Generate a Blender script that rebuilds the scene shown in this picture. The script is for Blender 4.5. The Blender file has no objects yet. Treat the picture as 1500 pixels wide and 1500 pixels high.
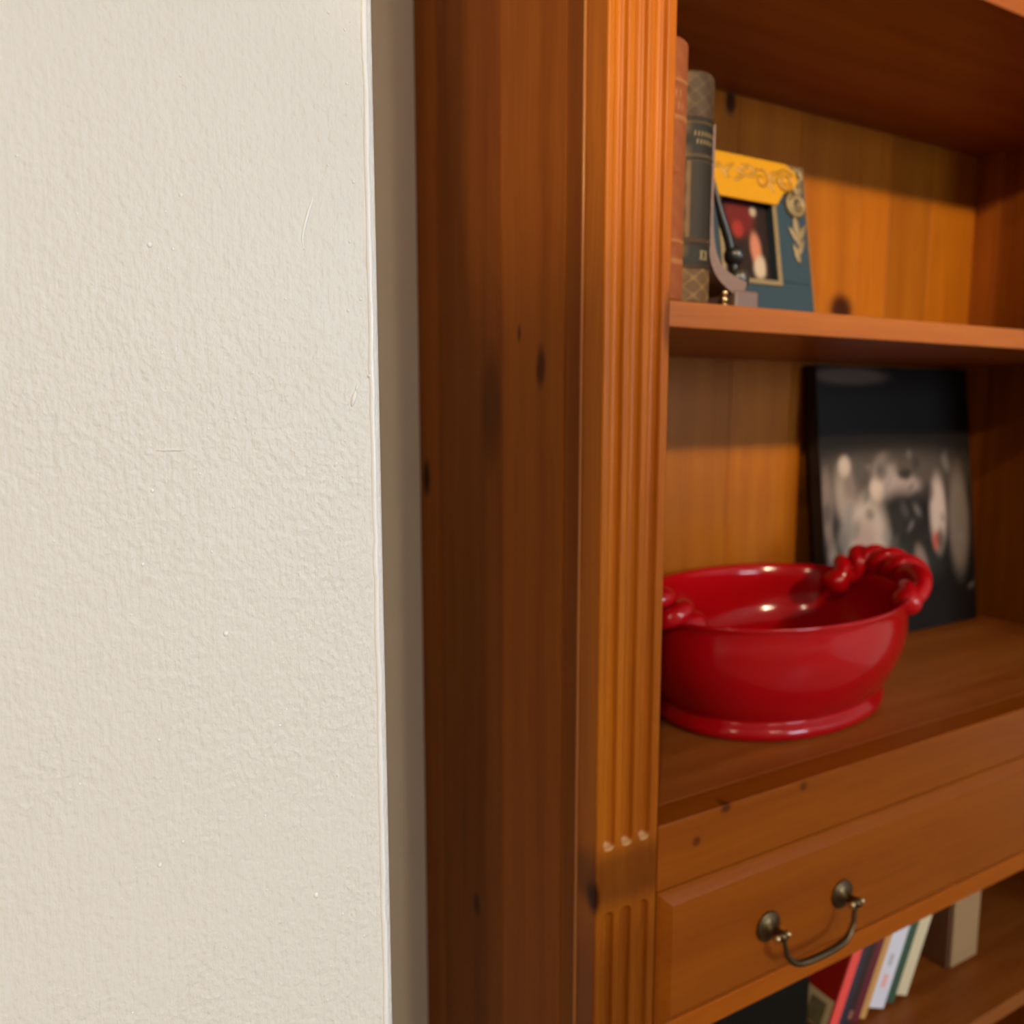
import bpy, bmesh, math, random
from mathutils import Vector, Matrix

random.seed(7)
sc = bpy.context.scene
COL = sc.collection
CZ = 1.30                      # height of the lens above the floor
PI = math.pi

# ------------------------------------------------------------------ camera
F_PX, HORIZON, YAW = 1180.0, 597.0, 29.4
PITCH = math.degrees(math.atan((750 - HORIZON) / F_PX))
cam_d = bpy.data.cameras.new('camera')
cam_d.sensor_width = 36.0
cam_d.lens = 36.0 * F_PX / 1500.0
cam_d.clip_start = 0.01
cam_d.dof.use_dof = True
cam_d.dof.focus_distance = 0.365
cam_d.dof.aperture_fstop = 7.6
cam = bpy.data.objects.new('camera', cam_d)
COL.objects.link(cam)
cam.location = (0, 0, CZ)
cam.rotation_euler = (math.radians(90 - PITCH), 0, math.radians(-YAW))
sc.camera = cam

# ------------------------------------------------------------------ light and exposure
world = bpy.data.worlds.new('daylight')
sc.world = world
world.use_nodes = True
bg = world.node_tree.nodes['Background']
bg.inputs[0].default_value = (0.75, 0.86, 1.0, 1)
bg.inputs[1].default_value = 1.0
sc.view_settings.view_transform = 'Standard'
sc.view_settings.look = 'None'
sc.view_settings.gamma = 1.0
sc.view_settings.use_curve_mapping = False
sc.view_settings.exposure = 0.05
sc.cycles.use_denoising = True
sc.cycles.max_bounces = 8
sc.cycles.sample_clamp_indirect = 6.0

WARM = (1.0, 0.80, 0.55)
FILL_LAMPS = [dict(pos=(-0.95, -1.05), power=21.0, label='unseen fill lamp added to light the painted wall end'),
              dict(pos=(0.50, -2.10), power=19.0, label='unseen fill lamp added for the gap beside the bookcase')]  # fill lamps added to brighten wall and gap, none in view
KEYLIGHTS = [dict(pos=(0.75, -2.03, 2.36), aim=(0.85, 0.50, 1.80), power=370.0, angle=36.0, blend=1.0, label='white ceiling spotlight out of view before the shelves, cone shaped to spare the wall'),
         dict(pos=(-1.25, -1.75, 2.36), aim=(0.44, 0.45, 1.80), power=245.0, angle=18.0, blend=0.35, label='white ceiling spotlight out of view, cone cut to leave the lower side dark')]  # unseen lamps; cones added to stand in for a person's shadow
WINDOW_POWER = 102.0


def area(name, loc, target, size, size_y, power, color, shape='RECTANGLE'):
    l = bpy.data.lights.new(name, 'AREA')
    l.shape = shape
    l.size = size
    l.size_y = size_y
    l.energy = power
    l.color = color
    o = bpy.data.objects.new(name, l)
    COL.objects.link(o)
    o.location = loc
    d = Vector(target) - Vector(loc)
    o.rotation_euler = d.to_track_quat('-Z', 'Y').to_euler()
    return o


# daylight coming in through the window behind the camera
area('window_daylight', (1.75, -3.32, 1.55), (1.75, 0, 1.45), 1.1, 1.1, WINDOW_POWER, (0.70, 0.85, 1.0))


# ------------------------------------------------------------------ helpers
def tag(o, label=None, cat=None, group=None, kind=None):
    if label: o['label'] = label
    if cat: o['category'] = cat
    if group: o['group'] = group
    if kind: o['kind'] = kind
    return o


def empty(name, loc, label, cat, group=None):
    o = bpy.data.objects.new(name, None)
    o.empty_display_size = 0.02
    COL.objects.link(o)
    o.location = loc
    return tag(o, label, cat, group)


def attach(o, parent):
    """parent a mesh that is written in world metres"""
    if parent is None:
        return
    o.parent = parent
    m = Matrix.Identity(4)
    p = parent
    if p.type == 'EMPTY':
        m = Matrix.Translation(p.location).inverted()
    o.matrix_parent_inverse = m


def obj(name, bm_or_me, mat, parent=None, smooth=False):
    if isinstance(bm_or_me, bmesh.types.BMesh):
        me = bpy.data.meshes.new(name)
        bm_or_me.normal_update()
        bm_or_me.to_mesh(me)
        bm_or_me.free()
    else:
        me = bm_or_me
    if mat is not None:
        me.materials.append(mat)
    if smooth:
        for p in me.polygons:
            p.use_smooth = True
    o = bpy.data.objects.new(name, me)
    COL.objects.link(o)
    attach(o, parent)
    return o


def add_box(bm, x0, x1, y0, y1, z0, z1, bev=0.0, seg=2, M=None):
    r = bmesh.ops.create_cube(bm, size=1.0)
    vs = r['verts']
    for v in vs:
        v.co = Vector(((x0 + x1) / 2 + v.co.x * (x1 - x0), (y0 + y1) / 2 + v.co.y * (y1 - y0), (z0 + z1) / 2 + v.co.z * (z1 - z0)))
    if bev > 0:
        es = list({e for v in vs for e in v.link_edges})
        r2 = bmesh.ops.bevel(bm, geom=es, offset=bev, segments=seg, profile=0.5, affect='EDGES')
        vs = [v for v in bm.verts if v in set(r2['verts']) or v in set(vs)] if False else list({v for f in r2['faces'] for v in f.verts} | {v for v in vs if v.is_valid})
    if M is not None:
        for v in vs:
            v.co = M @ v.co
    return vs


def box(name, x0, x1, y0, y1, z0, z1, mat, parent=None, bev=0.0, seg=2):
    bm = bmesh.new()
    add_box(bm, x0, x1, y0, y1, z0, z1, bev, seg)
    return obj(name, bm, mat, parent)


def add_tube(bm, pts, radii, n=12, cap=True):
    pts = [Vector(p) for p in pts]
    if not hasattr(radii, '__len__'):
        radii = [radii] * len(pts)
    rings = []
    up = None
    for i, p in enumerate(pts):
        t = (pts[min(i + 1, len(pts) - 1)] - pts[max(i - 1, 0)]).normalized()
        if up is None:
            a = Vector((0, 0, 1)) if abs(t.z) < 0.9 else Vector((1, 0, 0))
            up = (a - t * a.dot(t)).normalized()
        else:
            up = (up - t * up.dot(t)).normalized()
        s = t.cross(up)
        rings.append([bm.verts.new(p + (up * math.cos(2 * PI * k / n) + s * math.sin(2 * PI * k / n)) * radii[i]) for k in range(n)])
    for a, b in zip(rings, rings[1:]):
        for k in range(n):
            bm.faces.new((a[k], a[(k + 1) % n], b[(k + 1) % n], b[k]))
    if cap:
        bm.faces.new(list(reversed(rings[0])))
        bm.faces.new(rings[-1])


def add_ball(bm, c, r, sx=1, sy=1, sz=1, u=20, v=12):
    res = bmesh.ops.create_uvsphere(bm, u_segments=u, v_segments=v, radius=r)
    for w in res['verts']:
        w.co = Vector((c[0] + w.co.x * sx, c[1] + w.co.y * sy, c[2] + w.co.z * sz))


def add_lathe(bm, prof, M, n=32):
    """profile of (radius, height) turned about local z, then placed by M"""
    rings = []
    for r, h in prof:
        rings.append([bm.verts.new(M @ Vector((r * math.cos(2 * PI * k / n), r * math.sin(2 * PI * k / n), h))) for k in range(n)])
    for a, b in zip(rings, rings[1:]):
        for k in range(n):
            bm.faces.new((a[k], a[(k + 1) % n], b[(k + 1) % n], b[k]))
    bm.faces.new(list(reversed(rings[0])))
    bm.faces.new(rings[-1])


def spline(pts, n):
    pts = [Vector(p) for p in pts]
    P = [pts[0] * 2 - pts[1]] + pts + [pts[-1] * 2 - pts[-2]]
    out = []
    for i in range(1, len(P) - 2):
        for k in range(n):
            t = k / n
            a, b, c, d = P[i - 1], P[i], P[i + 1], P[i + 2]
            out.append(0.5 * ((2 * b) + (c - a) * t + (2 * a - 5 * b + 4 * c - d) * t * t + (3 * b - a - 3 * c + d) * t ** 3))
    out.append(pts[-1])
    return out


def painted_grid(name, nu, nv, place, colour, mat, parent=None, smooth=True):
    """sheet of (nu x nv) cells, each vertex carries its printed colour"""
    me = bpy.data.meshes.new(name)
    vs, fs, cs = [], [], []
    for j in range(nv + 1):
        for i in range(nu + 1):
            u, v = i / nu, j / nv
            vs.append(place(u, v))
            cs.append(tuple(colour(u, v)) + (1.0,))
    for j in range(nv):
        for i in range(nu):
            a = j * (nu + 1) + i
            fs.append((a, a + 1, a + nu + 2, a + nu + 1))
    me.from_pydata(vs, [], fs)
    at = me.color_attributes.new('print', 'FLOAT_COLOR', 'POINT')
    for i, c in enumerate(cs):
        at.data[i].color = c
    me.update()
    return obj(name, me, mat, parent, smooth)


def lerp(a, b, t):
    return tuple(x + (y - x) * t for x, y in zip(a, b))


def blob(u, v, cu, cv, ru, rv, ang=0.0, soft=0.35):
    du, dv = u - cu, v - cv
    c, s = math.cos(ang), math.sin(ang)
    d = math.hypot((du * c + dv * s) / ru, (-du * s + dv * c) / rv)
    t = (1 + soft - d) / (2 * soft)
    t = min(1, max(0, t))
    return t * t * (3 - 2 * t)


def srgb(r, g, b):
    f = lambda c: (c / 255 / 12.92) if c / 255 <= 0.04045 else ((c / 255 + 0.055) / 1.055) ** 2.4
    return (f(r), f(g), f(b))


# ------------------------------------------------------------------ materials
def new_mat(name):
    m = bpy.data.materials.new(name)
    m.use_nodes = True
    nt = m.node_tree
    b = nt.nodes['Principled BSDF']
    return m, nt, b


def plain(name, col, rough=0.5, metal=0.0, coat=0.0, spec=0.5, bump=0.0, bscale=300.0, vary=0.0):
    m, nt, b = new_mat(name)
    b.inputs['Base Color'].default_value = (*col, 1)
    b.inputs['Roughness'].default_value = rough
    b.inputs['Metallic'].default_value = metal
    b.inputs['Coat Weight'].default_value = coat
    b.inputs['Coat Roughness'].default_value = 0.08
    b.inputs['Specular IOR Level'].default_value = spec
    tc = nt.nodes.new('ShaderNodeTexCoord')
    if bump > 0 or vary > 0:
        n = nt.nodes.new('ShaderNodeTexNoise')
        n.inputs['Scale'].default_value = bscale
        n.inputs['Detail'].default_value = 4
        nt.links.new(tc.outputs['Object'], n.inputs['Vector'])
        if bump > 0:
            bp = nt.nodes.new('ShaderNodeBump')
            bp.inputs['Strength'].default_value = bump
            bp.inputs['Distance'].default_value = 0.001
            nt.links.new(n.outputs['Fac'], bp.inputs['Height'])
            nt.links.new(bp.outputs['Normal'], b.inputs['Normal'])
        if vary > 0:
            mx = nt.nodes.new('ShaderNodeMix')
            mx.data_type = 'RGBA'
            mx.inputs[6].default_value = (*[c * (1 - vary) for c in col], 1)
            mx.inputs[7].default_value = (*[min(1, c * (1 + vary)) for c in col], 1)
            nt.links.new(n.outputs['Fac'], mx.inputs[0])
            nt.links.new(mx.outputs[2], b.inputs['Base Color'])
    return m


def printed(name, rough=0.5, coat=0.0, bump=0.0, bscale=400.0):
    m, nt, b = new_mat(name)
    a = nt.nodes.new('ShaderNodeAttribute')
    a.attribute_name = 'print'
    nt.links.new(a.outputs['Color'], b.inputs['Base Color'])
    b.inputs['Roughness'].default_value = rough
    b.inputs['Coat Weight'].default_value = coat
    if bump > 0:
        tc = nt.nodes.new('ShaderNodeTexCoord')
        n = nt.nodes.new('ShaderNodeTexNoise')
        n.inputs['Scale'].default_value = bscale
        n.inputs['Detail'].default_value = 4
        nt.links.new(tc.outputs['Object'], n.inputs['Vector'])
        bp = nt.nodes.new('ShaderNodeBump')
        bp.inputs['Strength'].default_value = bump
        bp.inputs['Distance'].default_value = 0.0008
        nt.links.new(n.outputs['Fac'], bp.inputs['Height'])
        nt.links.new(bp.outputs['Normal'], b.inputs['Normal'])
    return m


def wood(name, light, dark, grain='Z', rough=0.3, knots_zones=(), coat=0.0, spec=0.16, lightened=()):
    """honey stained pine: fibres along one axis, broad tonal bands, knots at given places"""
    m, nt, b = new_mat(name)
    N, L = nt.nodes, nt.links
    tc = N.new('ShaderNodeTexCoord')
    # warped coordinate so that the figure bends
    wn = N.new('ShaderNodeTexNoise')
    wn.inputs['Scale'].default_value = 9.0
    wn.inputs['Detail'].default_value = 2
    L.new(tc.outputs['Object'], wn.inputs['Vector'])
    sub = N.new('ShaderNodeVectorMath'); sub.operation = 'SUBTRACT'
    sub.inputs[1].default_value = (0.5, 0.5, 0.5)
    L.new(wn.outputs['Color'], sub.inputs[0])
    scl = N.new('ShaderNodeVectorMath'); scl.operation = 'SCALE'
    scl.inputs['Scale'].default_value = 0.012
    L.new(sub.outputs[0], scl.inputs[0])
    add = N.new('ShaderNodeVectorMath'); add.operation = 'ADD'
    L.new(tc.outputs['Object'], add.inputs[0])
    L.new(scl.outputs[0], add.inputs[1])
    ax = 'XYZ'.index(grain)

    def stretched(k_across, k_along, detail):
        mp = N.new('ShaderNodeMapping')
        s = [k_across] * 3
        s[ax] = k_along
        mp.inputs['Scale'].default_value = s
        L.new(add.outputs[0], mp.inputs['Vector'])
        n = N.new('ShaderNodeTexNoise')
        n.inputs['Scale'].default_value = 1.0
        n.inputs['Detail'].default_value = detail
        L.new(mp.outputs[0], n.inputs['Vector'])
        return n

    broad = stretched(42.0, 1.6, 2)
    fine = stretched(420.0, 7.0, 3)
    r1 = N.new('ShaderNodeMapRange')
    r1.inputs['From Min'].default_value = 0.33
    r1.inputs['From Max'].default_value = 0.67
    L.new(broad.outputs['Fac'], r1.inputs['Value'])
    r2 = N.new('ShaderNodeMapRange')
    r2.inputs['From Min'].default_value = 0.35
    r2.inputs['From Max'].default_value = 0.70
    r2.inputs['To Max'].default_value = 0.35
    L.new(fine.outputs['Fac'], r2.inputs['Value'])
    sm = N.new('ShaderNodeMath'); sm.operation = 'MULTIPLY_ADD'
    sm.inputs[1].default_value = 0.6
    L.new(r1.outputs[0], sm.inputs[0])
    L.new(r2.outputs[0], sm.inputs[2])
    mx = N.new('ShaderNodeMix'); mx.data_type = 'RGBA'
    mx.inputs[6].default_value = (*light, 1)
    mx.inputs[7].default_value = (*dark, 1)
    L.new(sm.outputs[0], mx.inputs[0])
    # tone of the single board
    at = N.new('ShaderNodeAttribute')
    at.attribute_type = 'OBJECT'
    at.attribute_name = 'tone'
    tn = N.new('ShaderNodeMath'); tn.operation = 'ADD'
    tn.inputs[1].default_value = 1.0
    L.new(at.outputs['Fac'], tn.inputs[0])
    ml = N.new('ShaderNodeVectorMath'); ml.operation = 'SCALE'
    L.new(mx.outputs[2], ml.inputs[0])
    L.new(tn.outputs[0], ml.inputs['Scale'])
    last = ml.outputs[0]
    for (p, r, depth) in knots_zones:
        s1 = N.new('ShaderNodeVectorMath'); s1.operation = 'SUBTRACT'
        s1.inputs[1].default_value = p
        L.new(add.outputs[0], s1.inputs[0])
        d1 = N.new('ShaderNodeVectorMath'); d1.operation = 'DIVIDE'
        d1.inputs[1].default_value = r
        L.new(s1.outputs[0], d1.inputs[0])
        ln = N.new('ShaderNodeVectorMath'); ln.operation = 'LENGTH'
        L.new(d1.outputs[0], ln.inputs[0])
        mr = N.new('ShaderNodeMapRange')
        mr.interpolation_type = 'SMOOTHSTEP'
        mr.inputs['From Min'].default_value = 1.5
        mr.inputs['From Max'].default_value = 0.5
        mr.inputs['To Min'].default_value = 0.0
        mr.inputs['To Max'].default_value = depth
        L.new(ln.outputs['Value'], mr.inputs['Value'])
        km = N.new('ShaderNodeMix'); km.data_type = 'RGBA'
        km.inputs[7].default_value = (dark[0] * 0.10, dark[1] * 0.06, dark[2] * 0.06, 1)
        L.new(mr.outputs[0], km.inputs[0])
        L.new(last, km.inputs[6])
        last = km.outputs[2]
    for (p, r) in lightened:                 # paler spots mixed in at the given places
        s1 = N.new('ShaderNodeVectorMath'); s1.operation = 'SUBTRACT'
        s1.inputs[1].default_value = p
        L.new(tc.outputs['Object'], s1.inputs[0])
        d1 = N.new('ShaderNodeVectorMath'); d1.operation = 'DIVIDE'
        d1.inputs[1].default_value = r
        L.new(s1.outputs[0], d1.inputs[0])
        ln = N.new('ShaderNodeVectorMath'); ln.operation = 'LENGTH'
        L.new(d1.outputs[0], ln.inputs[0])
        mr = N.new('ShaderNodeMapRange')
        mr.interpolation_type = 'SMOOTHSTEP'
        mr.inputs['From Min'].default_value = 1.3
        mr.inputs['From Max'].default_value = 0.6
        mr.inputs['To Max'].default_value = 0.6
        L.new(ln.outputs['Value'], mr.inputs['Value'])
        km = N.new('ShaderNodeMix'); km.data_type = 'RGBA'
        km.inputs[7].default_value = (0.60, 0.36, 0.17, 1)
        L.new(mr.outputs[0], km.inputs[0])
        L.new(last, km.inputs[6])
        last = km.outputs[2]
    L.new(last, b.inputs['Base Color'])
    b.inputs['Roughness'].default_value = rough
    b.inputs['Specular IOR Level'].default_value = spec
    b.inputs['Coat Weight'].default_value = coat
    b.inputs['Coat Roughness'].default_value = 0.22
    bp = N.new('ShaderNodeBump')
    bp.inputs['Strength'].default_value = 0.12
    bp.inputs['Distance'].default_value = 0.0006
    L.new(fine.outputs['Fac'], bp.inputs['Height'])
    L.new(bp.outputs['Normal'], b.inputs['Normal'])
    return m


def wall_paint(name, col, relief=1.0):
    m, nt, b = new_mat(name)
    N, L = nt.nodes, nt.links
    tc = N.new('ShaderNodeTexCoord')

    def noise(scale3, detail, rough=0.5):
        mp = N.new('ShaderNodeMapping')
        mp.inputs['Scale'].default_value = scale3
        L.new(tc.outputs['Object'], mp.inputs['Vector'])
        n = N.new('ShaderNodeTexNoise')
        n.inputs['Scale'].default_value = 1.0
        n.inputs['Detail'].default_value = detail
        n.inputs['Roughness'].default_value = rough
        L.new(mp.outputs[0], n.inputs['Vector'])
        return n

    peel = noise((330, 330, 250), 2.5)             # roller stipple
    brush = noise((620, 620, 34), 2)               # vertical brush drag
    patch = noise((14, 14, 9), 2)                  # where stipple is stronger
    mr = N.new('ShaderNodeMapRange')
    mr.inputs['From Min'].default_value = 0.38
    mr.inputs['From Max'].default_value = 0.62
    mr.inputs['To Min'].default_value = 0.75
    mr.inputs['To Max'].default_value = 1.25
    L.new(patch.outputs['Fac'], mr.inputs['Value'])
    mu = N.new('ShaderNodeMath'); mu.operation = 'MULTIPLY'
    L.new(peel.outputs['Fac'], mu.inputs[0])
    L.new(mr.outputs[0], mu.inputs[1])
    ma = N.new('ShaderNodeMath'); ma.operation = 'MULTIPLY_ADD'
    ma.inputs[1].default_value = 0.28
    L.new(brush.outputs['Fac'], ma.inputs[0])
    L.new(mu.outputs[0], ma.inputs[2])
    bp = N.new('ShaderNodeBump')
    bp.inputs['Strength'].default_value = 1.0 * relief
    bp.inputs['Distance'].default_value = 0.0010
    L.new(ma.outputs[0], bp.inputs['Height'])
    L.new(bp.outputs['Normal'], b.inputs['Normal'])
    big = noise((5, 5, 4), 2)
    mx = N.new('ShaderNodeMix'); mx.data_type = 'RGBA'
    mx.inputs[6].default_value = (*[c * 0.97 for c in col], 1)
    mx.inputs[7].default_value = (*col, 1)
    L.new(big.outputs['Fac'], mx.inputs[0])
    L.new(mx.outputs[2], b.inputs['Base Color'])
    b.inputs['Roughness'].default_value = 0.42
    b.inputs['Specular IOR Level'].default_value = 0.35
    return m


LIGHT, DARK = (0.56, 0.195, 0.022), (0.36, 0.085, 0.008)
zc = lambda z: z + CZ
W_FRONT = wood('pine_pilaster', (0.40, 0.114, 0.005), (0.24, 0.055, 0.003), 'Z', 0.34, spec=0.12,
               lightened=[((c, 0.442, zc(-0.3150)), (0.0042, 0.008, 0.0024)) for c in (0.3281, 0.3442, 0.3600)],
               knots_zones=[((0.3165, 0.440, zc(-0.352)), (0.004, 0.012, 0.012), 0.9), ((0.373, 0.440, zc(0.06)), (0.006, 0.012, 0.02), 0.6), ((0.345, 0.440, zc(-0.341)), (0.06, 0.06, 0.022), 0.55), ((0.345, 0.440, zc(-0.46)), (0.09, 0.09, 0.09), 0.42)])  # last two entries: broad darker zones over block and lower flutes
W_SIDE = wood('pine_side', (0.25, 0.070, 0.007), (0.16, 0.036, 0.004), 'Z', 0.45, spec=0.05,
              knots_zones=[((0.317, 0.5518, zc(0.058)), (0.01, 0.0025, 0.006), 0.75), ((0.317, 0.5182, zc(0.031)), (0.01, 0.006, 0.014), 0.75),
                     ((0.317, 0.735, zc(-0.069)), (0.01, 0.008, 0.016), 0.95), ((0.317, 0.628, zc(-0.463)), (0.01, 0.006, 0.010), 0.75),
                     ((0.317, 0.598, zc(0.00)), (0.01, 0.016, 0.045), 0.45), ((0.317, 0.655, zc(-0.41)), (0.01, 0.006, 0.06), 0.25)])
W_BEAD_LIT = wood('pine_bead_lit', (0.50, 0.21, 0.06), (0.40, 0.15, 0.04), 'Z', 0.3, spec=0.3)  # bead added, coloured lighter to stand in for the joint's highlight
W_BACK = wood('pine_back', (0.29, 0.090, 0.004), (0.21, 0.054, 0.0025), 'Z', 0.36,
              knots_zones=[((0.917, 0.738, zc(0.128)), (0.022, 0.02, 0.020), 0.95), ((0.706, 0.738, zc(0.352)), (0.008, 0.02, 0.013), 0.95)])
W_SHELF = wood('pine_shelf', (0.27, 0.082, 0.014), (0.19, 0.045, 0.006), 'X', 0.36)
W_RAIL = wood('pine_rail', (0.25, 0.062, 0.003), (0.19, 0.041, 0.002), 'X', 0.34, spec=0.10,
              knots_zones=[((0.413, 0.44, zc(-0.331)), (0.004, 0.01, 0.004), 0.6), ((0.4428, 0.44, zc(-0.3125)), (0.005, 0.01, 0.004), 0.7),
                     ((0.5308, 0.44, zc(-0.317)), (0.004, 0.01, 0.004), 0.6)])
W_DRAWER = wood('pine_drawer', (0.25, 0.062, 0.003), (0.19, 0.041, 0.002), 'X', 0.32, spec=0.12)
PAINT = wall_paint('off_white_paint', (0.80, 0.775, 0.725))
PAINT_PLAIN = wall_paint('room_paint', (0.76, 0.735, 0.69), 0.6)
PAINT_BACK = wall_paint('tan_paint', (0.80, 0.71, 0.56), 0.5)
PAINT_RIDGE = plain('paint_lip', (0.93, 0.92, 0.90), 0.25, bump=0.3, bscale=500)
CEIL = plain('ceiling_white', (0.82, 0.81, 0.78), 0.8, bump=0.1, bscale=120)
FLOOR = wood('oak_floor', (0.30, 0.20, 0.13), (0.20, 0.13, 0.08), 'X', 0.4)
BRASS = plain('aged_brass', (0.10, 0.068, 0.034), 0.36, metal=1.0, bump=0.25, bscale=500, vary=0.4)
BRASS_HI = plain('rubbed_brass', (0.50, 0.36, 0.19), 0.28, metal=1.0)
GLAZE = plain('red_glaze', (0.34, 0.002, 0.005), 0.13, coat=0.0, spec=0.3, bump=0.10, bscale=22, vary=0.15)
BLACK = plain('black_lacquer', (0.006, 0.006, 0.006), 0.35)
PRINT = printed('printed_leather', 0.6, 0.0, 0.5, 700)
PRINT.node_tree.nodes['Principled BSDF'].inputs['Specular IOR Level'].default_value = 0.2
PRINT_FLAT = printed('printed_sheet', 0.6, 0.0)
PRINT_FLAT.node_tree.nodes['Principled BSDF'].inputs['Specular IOR Level'].default_value = 0.15
PAPER = plain('aged_paper', (0.55, 0.43, 0.27), 0.8, bump=0.3, bscale=900)

# ------------------------------------------------------------------ room
YW, XE = 0.36, 0.1327          # face and free edge of the wall end next to the bookcase
YB = 0.7525                    # wall behind the bookcase
X0, X1, Y0, H = -2.4, 2.8, -3.2, 2.42


def struct(o, label, cat):
    return tag(o, label, cat, None, 'structure')


wl = bmesh.new()
vs = add_box(wl, X0, XE, YW, YB, 0.0, H)
ed = [e for e in wl.edges if abs(e.verts[0].co.x - XE) < 1e-6 and abs(e.verts[1].co.x - XE) < 1e-6
      and abs(e.verts[0].co.y - YW) < 1e-6 and abs(e.verts[1].co.y - YW) < 1e-6]
bmesh.ops.bevel(wl, geom=ed, offset=0.0026, segments=5, profile=0.5, affect='EDGES')
wall = struct(obj('wall_left', wl, PAINT), 'off-white painted wall end with brush and roller texture', 'wall')
for p in wall.data.polygons:
    p.use_smooth = abs(p.normal.x) > 0.05 and abs(p.normal.y) > 0.05

# raised lip of paint that runs down the corner
rng = random.Random(3)
lip = []
z = 0.02
while z < H - 0.02:
    lip.append((XE - 0.0040 + rng.uniform(-0.0003, 0.0003), YW + 0.0006, z))
    z += rng.uniform(0.006, 0.014)
bm = bmesh.new()
add_tube(bm, lip, [0.0017 + rng.uniform(-0.0003, 0.0003) for _ in lip], 10)
obj('paint_lip', bm, PAINT_RIDGE, wall, True)


def px(x, y, Y):
    """point on the plane at depth Y that the photograph shows at pixel (x, y)"""
    th, ya = math.radians(PITCH), math.radians(YAW)
    Fv = Vector((math.sin(ya) * math.cos(th), math.cos(ya) * math.cos(th), -math.sin(th)))
    R = Vector((math.cos(ya), -math.sin(ya), 0))
    U = R.cross(Fv)
    d = Fv * F_PX + R * (x - 750) - U * (y - 750)
    d = d * (Y / d.y)
    return Vector((d.x, d.y, d.z + CZ))


# bristle caught in the paint, a scuff, a dent with its ridge
bm = bmesh.new()
pts = spline([px(458, 290, YW) + Vector((0, 0.0001, 0)), px(449, 320, YW), px(443, 348, YW), px(445, 366, YW) + Vector((0, 0.0001, 0))], 6)
add_tube(bm, pts, [0.00025 + 0.00045 * math.sin(PI * min(1, i / (len(pts) - 1) * 1.0 + 0.12)) for i in range(len(pts))], 8)
obj('bristle', bm, PAINT_RIDGE, wall, True)
bm = bmesh.new()
for a, b, r in (((521, 572), (515, 596), 0.0007), ((524, 563), (521, 573), 0.0004), ((541, 548), (541, 554), 0.0007), ((494, 676), (490, 684), 0.0004)):
    A, B = px(*a, YW), px(*b, YW)
    add_tube(bm, [A, A.lerp(B, .35), A.lerp(B, .7), B], [r * .5, r * 1.7, r * 1.5, r * .4], 8)
obj('paint_scuff', bm, PAINT_RIDGE, wall, True)
bm = bmesh.new()
A, B = px(228, 660, YW), px(272, 659, YW)
add_tube(bm, [A.lerp(B, k / 8) + Vector((0, 0.0002, 0)) for k in range(9)], [0.0002, 0.0004, 0.0006, 0.0005, 0.0007, 0.0006, 0.0007, 0.0006, 0.0002], 8)
obj('paint_ridge', bm, PAINT, wall, True)
bm = bmesh.new()
known = [(331, 928, 5), (463, 1311, 5), (410, 1063, 2.5), (495, 1136, 2.5), (234, 1267, 4), (265, 286, 3.5), (219, 359, 4), (512, 354, 2.5),
         (508, 122, 2.5), (481, 18, 2.5), (505, 43, 2.5), (344, 613, 2.5), (545, 557, 3), (502, 698, 2), (528, 438, 3), (510, 455, 3),
         (253, 365, 2.5), (480, 242, 2), (518, 267, 2.5), (388, 1195, 2.5), (448, 1229, 2.5), (502, 1339, 3), (268, 1233, 3), (233, 1084, 2.5),
         (223, 719, 3), (342, 743, 2.5), (310, 808, 2.5), (209, 827, 3), (439, 842, 2.5), (419, 1039, 2.5), (565, 1349, 3), (517, 1167, 2.5)]
for i in range(50):
    known.append((rng.uniform(10, 535), rng.uniform(5, 1490), rng.choice((1.4, 1.8, 2.2))))
for (x, y, r) in known:
    p = px(x, y, YW)
    if p.x > XE - 0.006:
        continue
    add_ball(bm, p, r * 0.00024, 1, 0.75, 1.15, 8, 6)
tag(obj('paint_speck', bm, PAINT_RIDGE, wall, True), kind='stuff')

struct(box('wall_back', X0, X1, YB, YB + 0.1, 0, H, PAINT_BACK), 'beige wall behind the bookcase seen in the narrow gap', 'wall')
struct(box('floor', X0 - .1, X1 + .1, Y0 - .1, YB + .1, -0.1, 0, FLOOR), 'brown wooden floor of the room', 'floor')
struct(box('ceiling', X0 - .1, X1 + .1, Y0 - .1, YB + .1, H, H + 0.1, CEIL), 'plain white ceiling of the room', 'ceiling')
struct(box('wall_right', X1, X1 + 0.1, Y0, YB, 0, H, PAINT_PLAIN), 'plain beige wall beyond the bookcase end', 'wall')
struct(box('wall_far_left', X0 - 0.1, X0, Y0, YB, 0, H, PAINT_PLAIN), 'plain beige wall on the far side of the room', 'wall')
WX0, WX1, WZ0, WZ1 = 1.20, 2.30, 1.00, 2.10
bm = bmesh.new()
for (a, b, c, d) in ((X0, WX0, 0, H), (WX1, X1, 0, H), (WX0, WX1, 0, WZ0), (WX0, WX1, WZ1, H)):
    add_box(bm, a, b, Y0 - 0.1, Y0, c, d)
struct(obj('wall_front', bm, PAINT_PLAIN), 'beige wall with the window opposite the bookcase', 'wall')
SLAT = plain('blind_white', (0.80, 0.79, 0.76), 0.5, bump=0.05)
bm = bmesh.new()
for (a, b, c, d) in ((WX0, WX1, WZ0, WZ0 + .05), (WX0, WX1, WZ1 - .05, WZ1), (WX0, WX0 + .05, WZ0 + .05, WZ1 - .05), (WX1 - .05, WX1, WZ0 + .05, WZ1 - .05)):
    add_box(bm, a, b, Y0 - 0.09, Y0 - 0.03, c, d)
win = struct(obj('window_1', bm, SLAT), 'white framed window with half open blind slats', 'window')
slat_me = None
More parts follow.
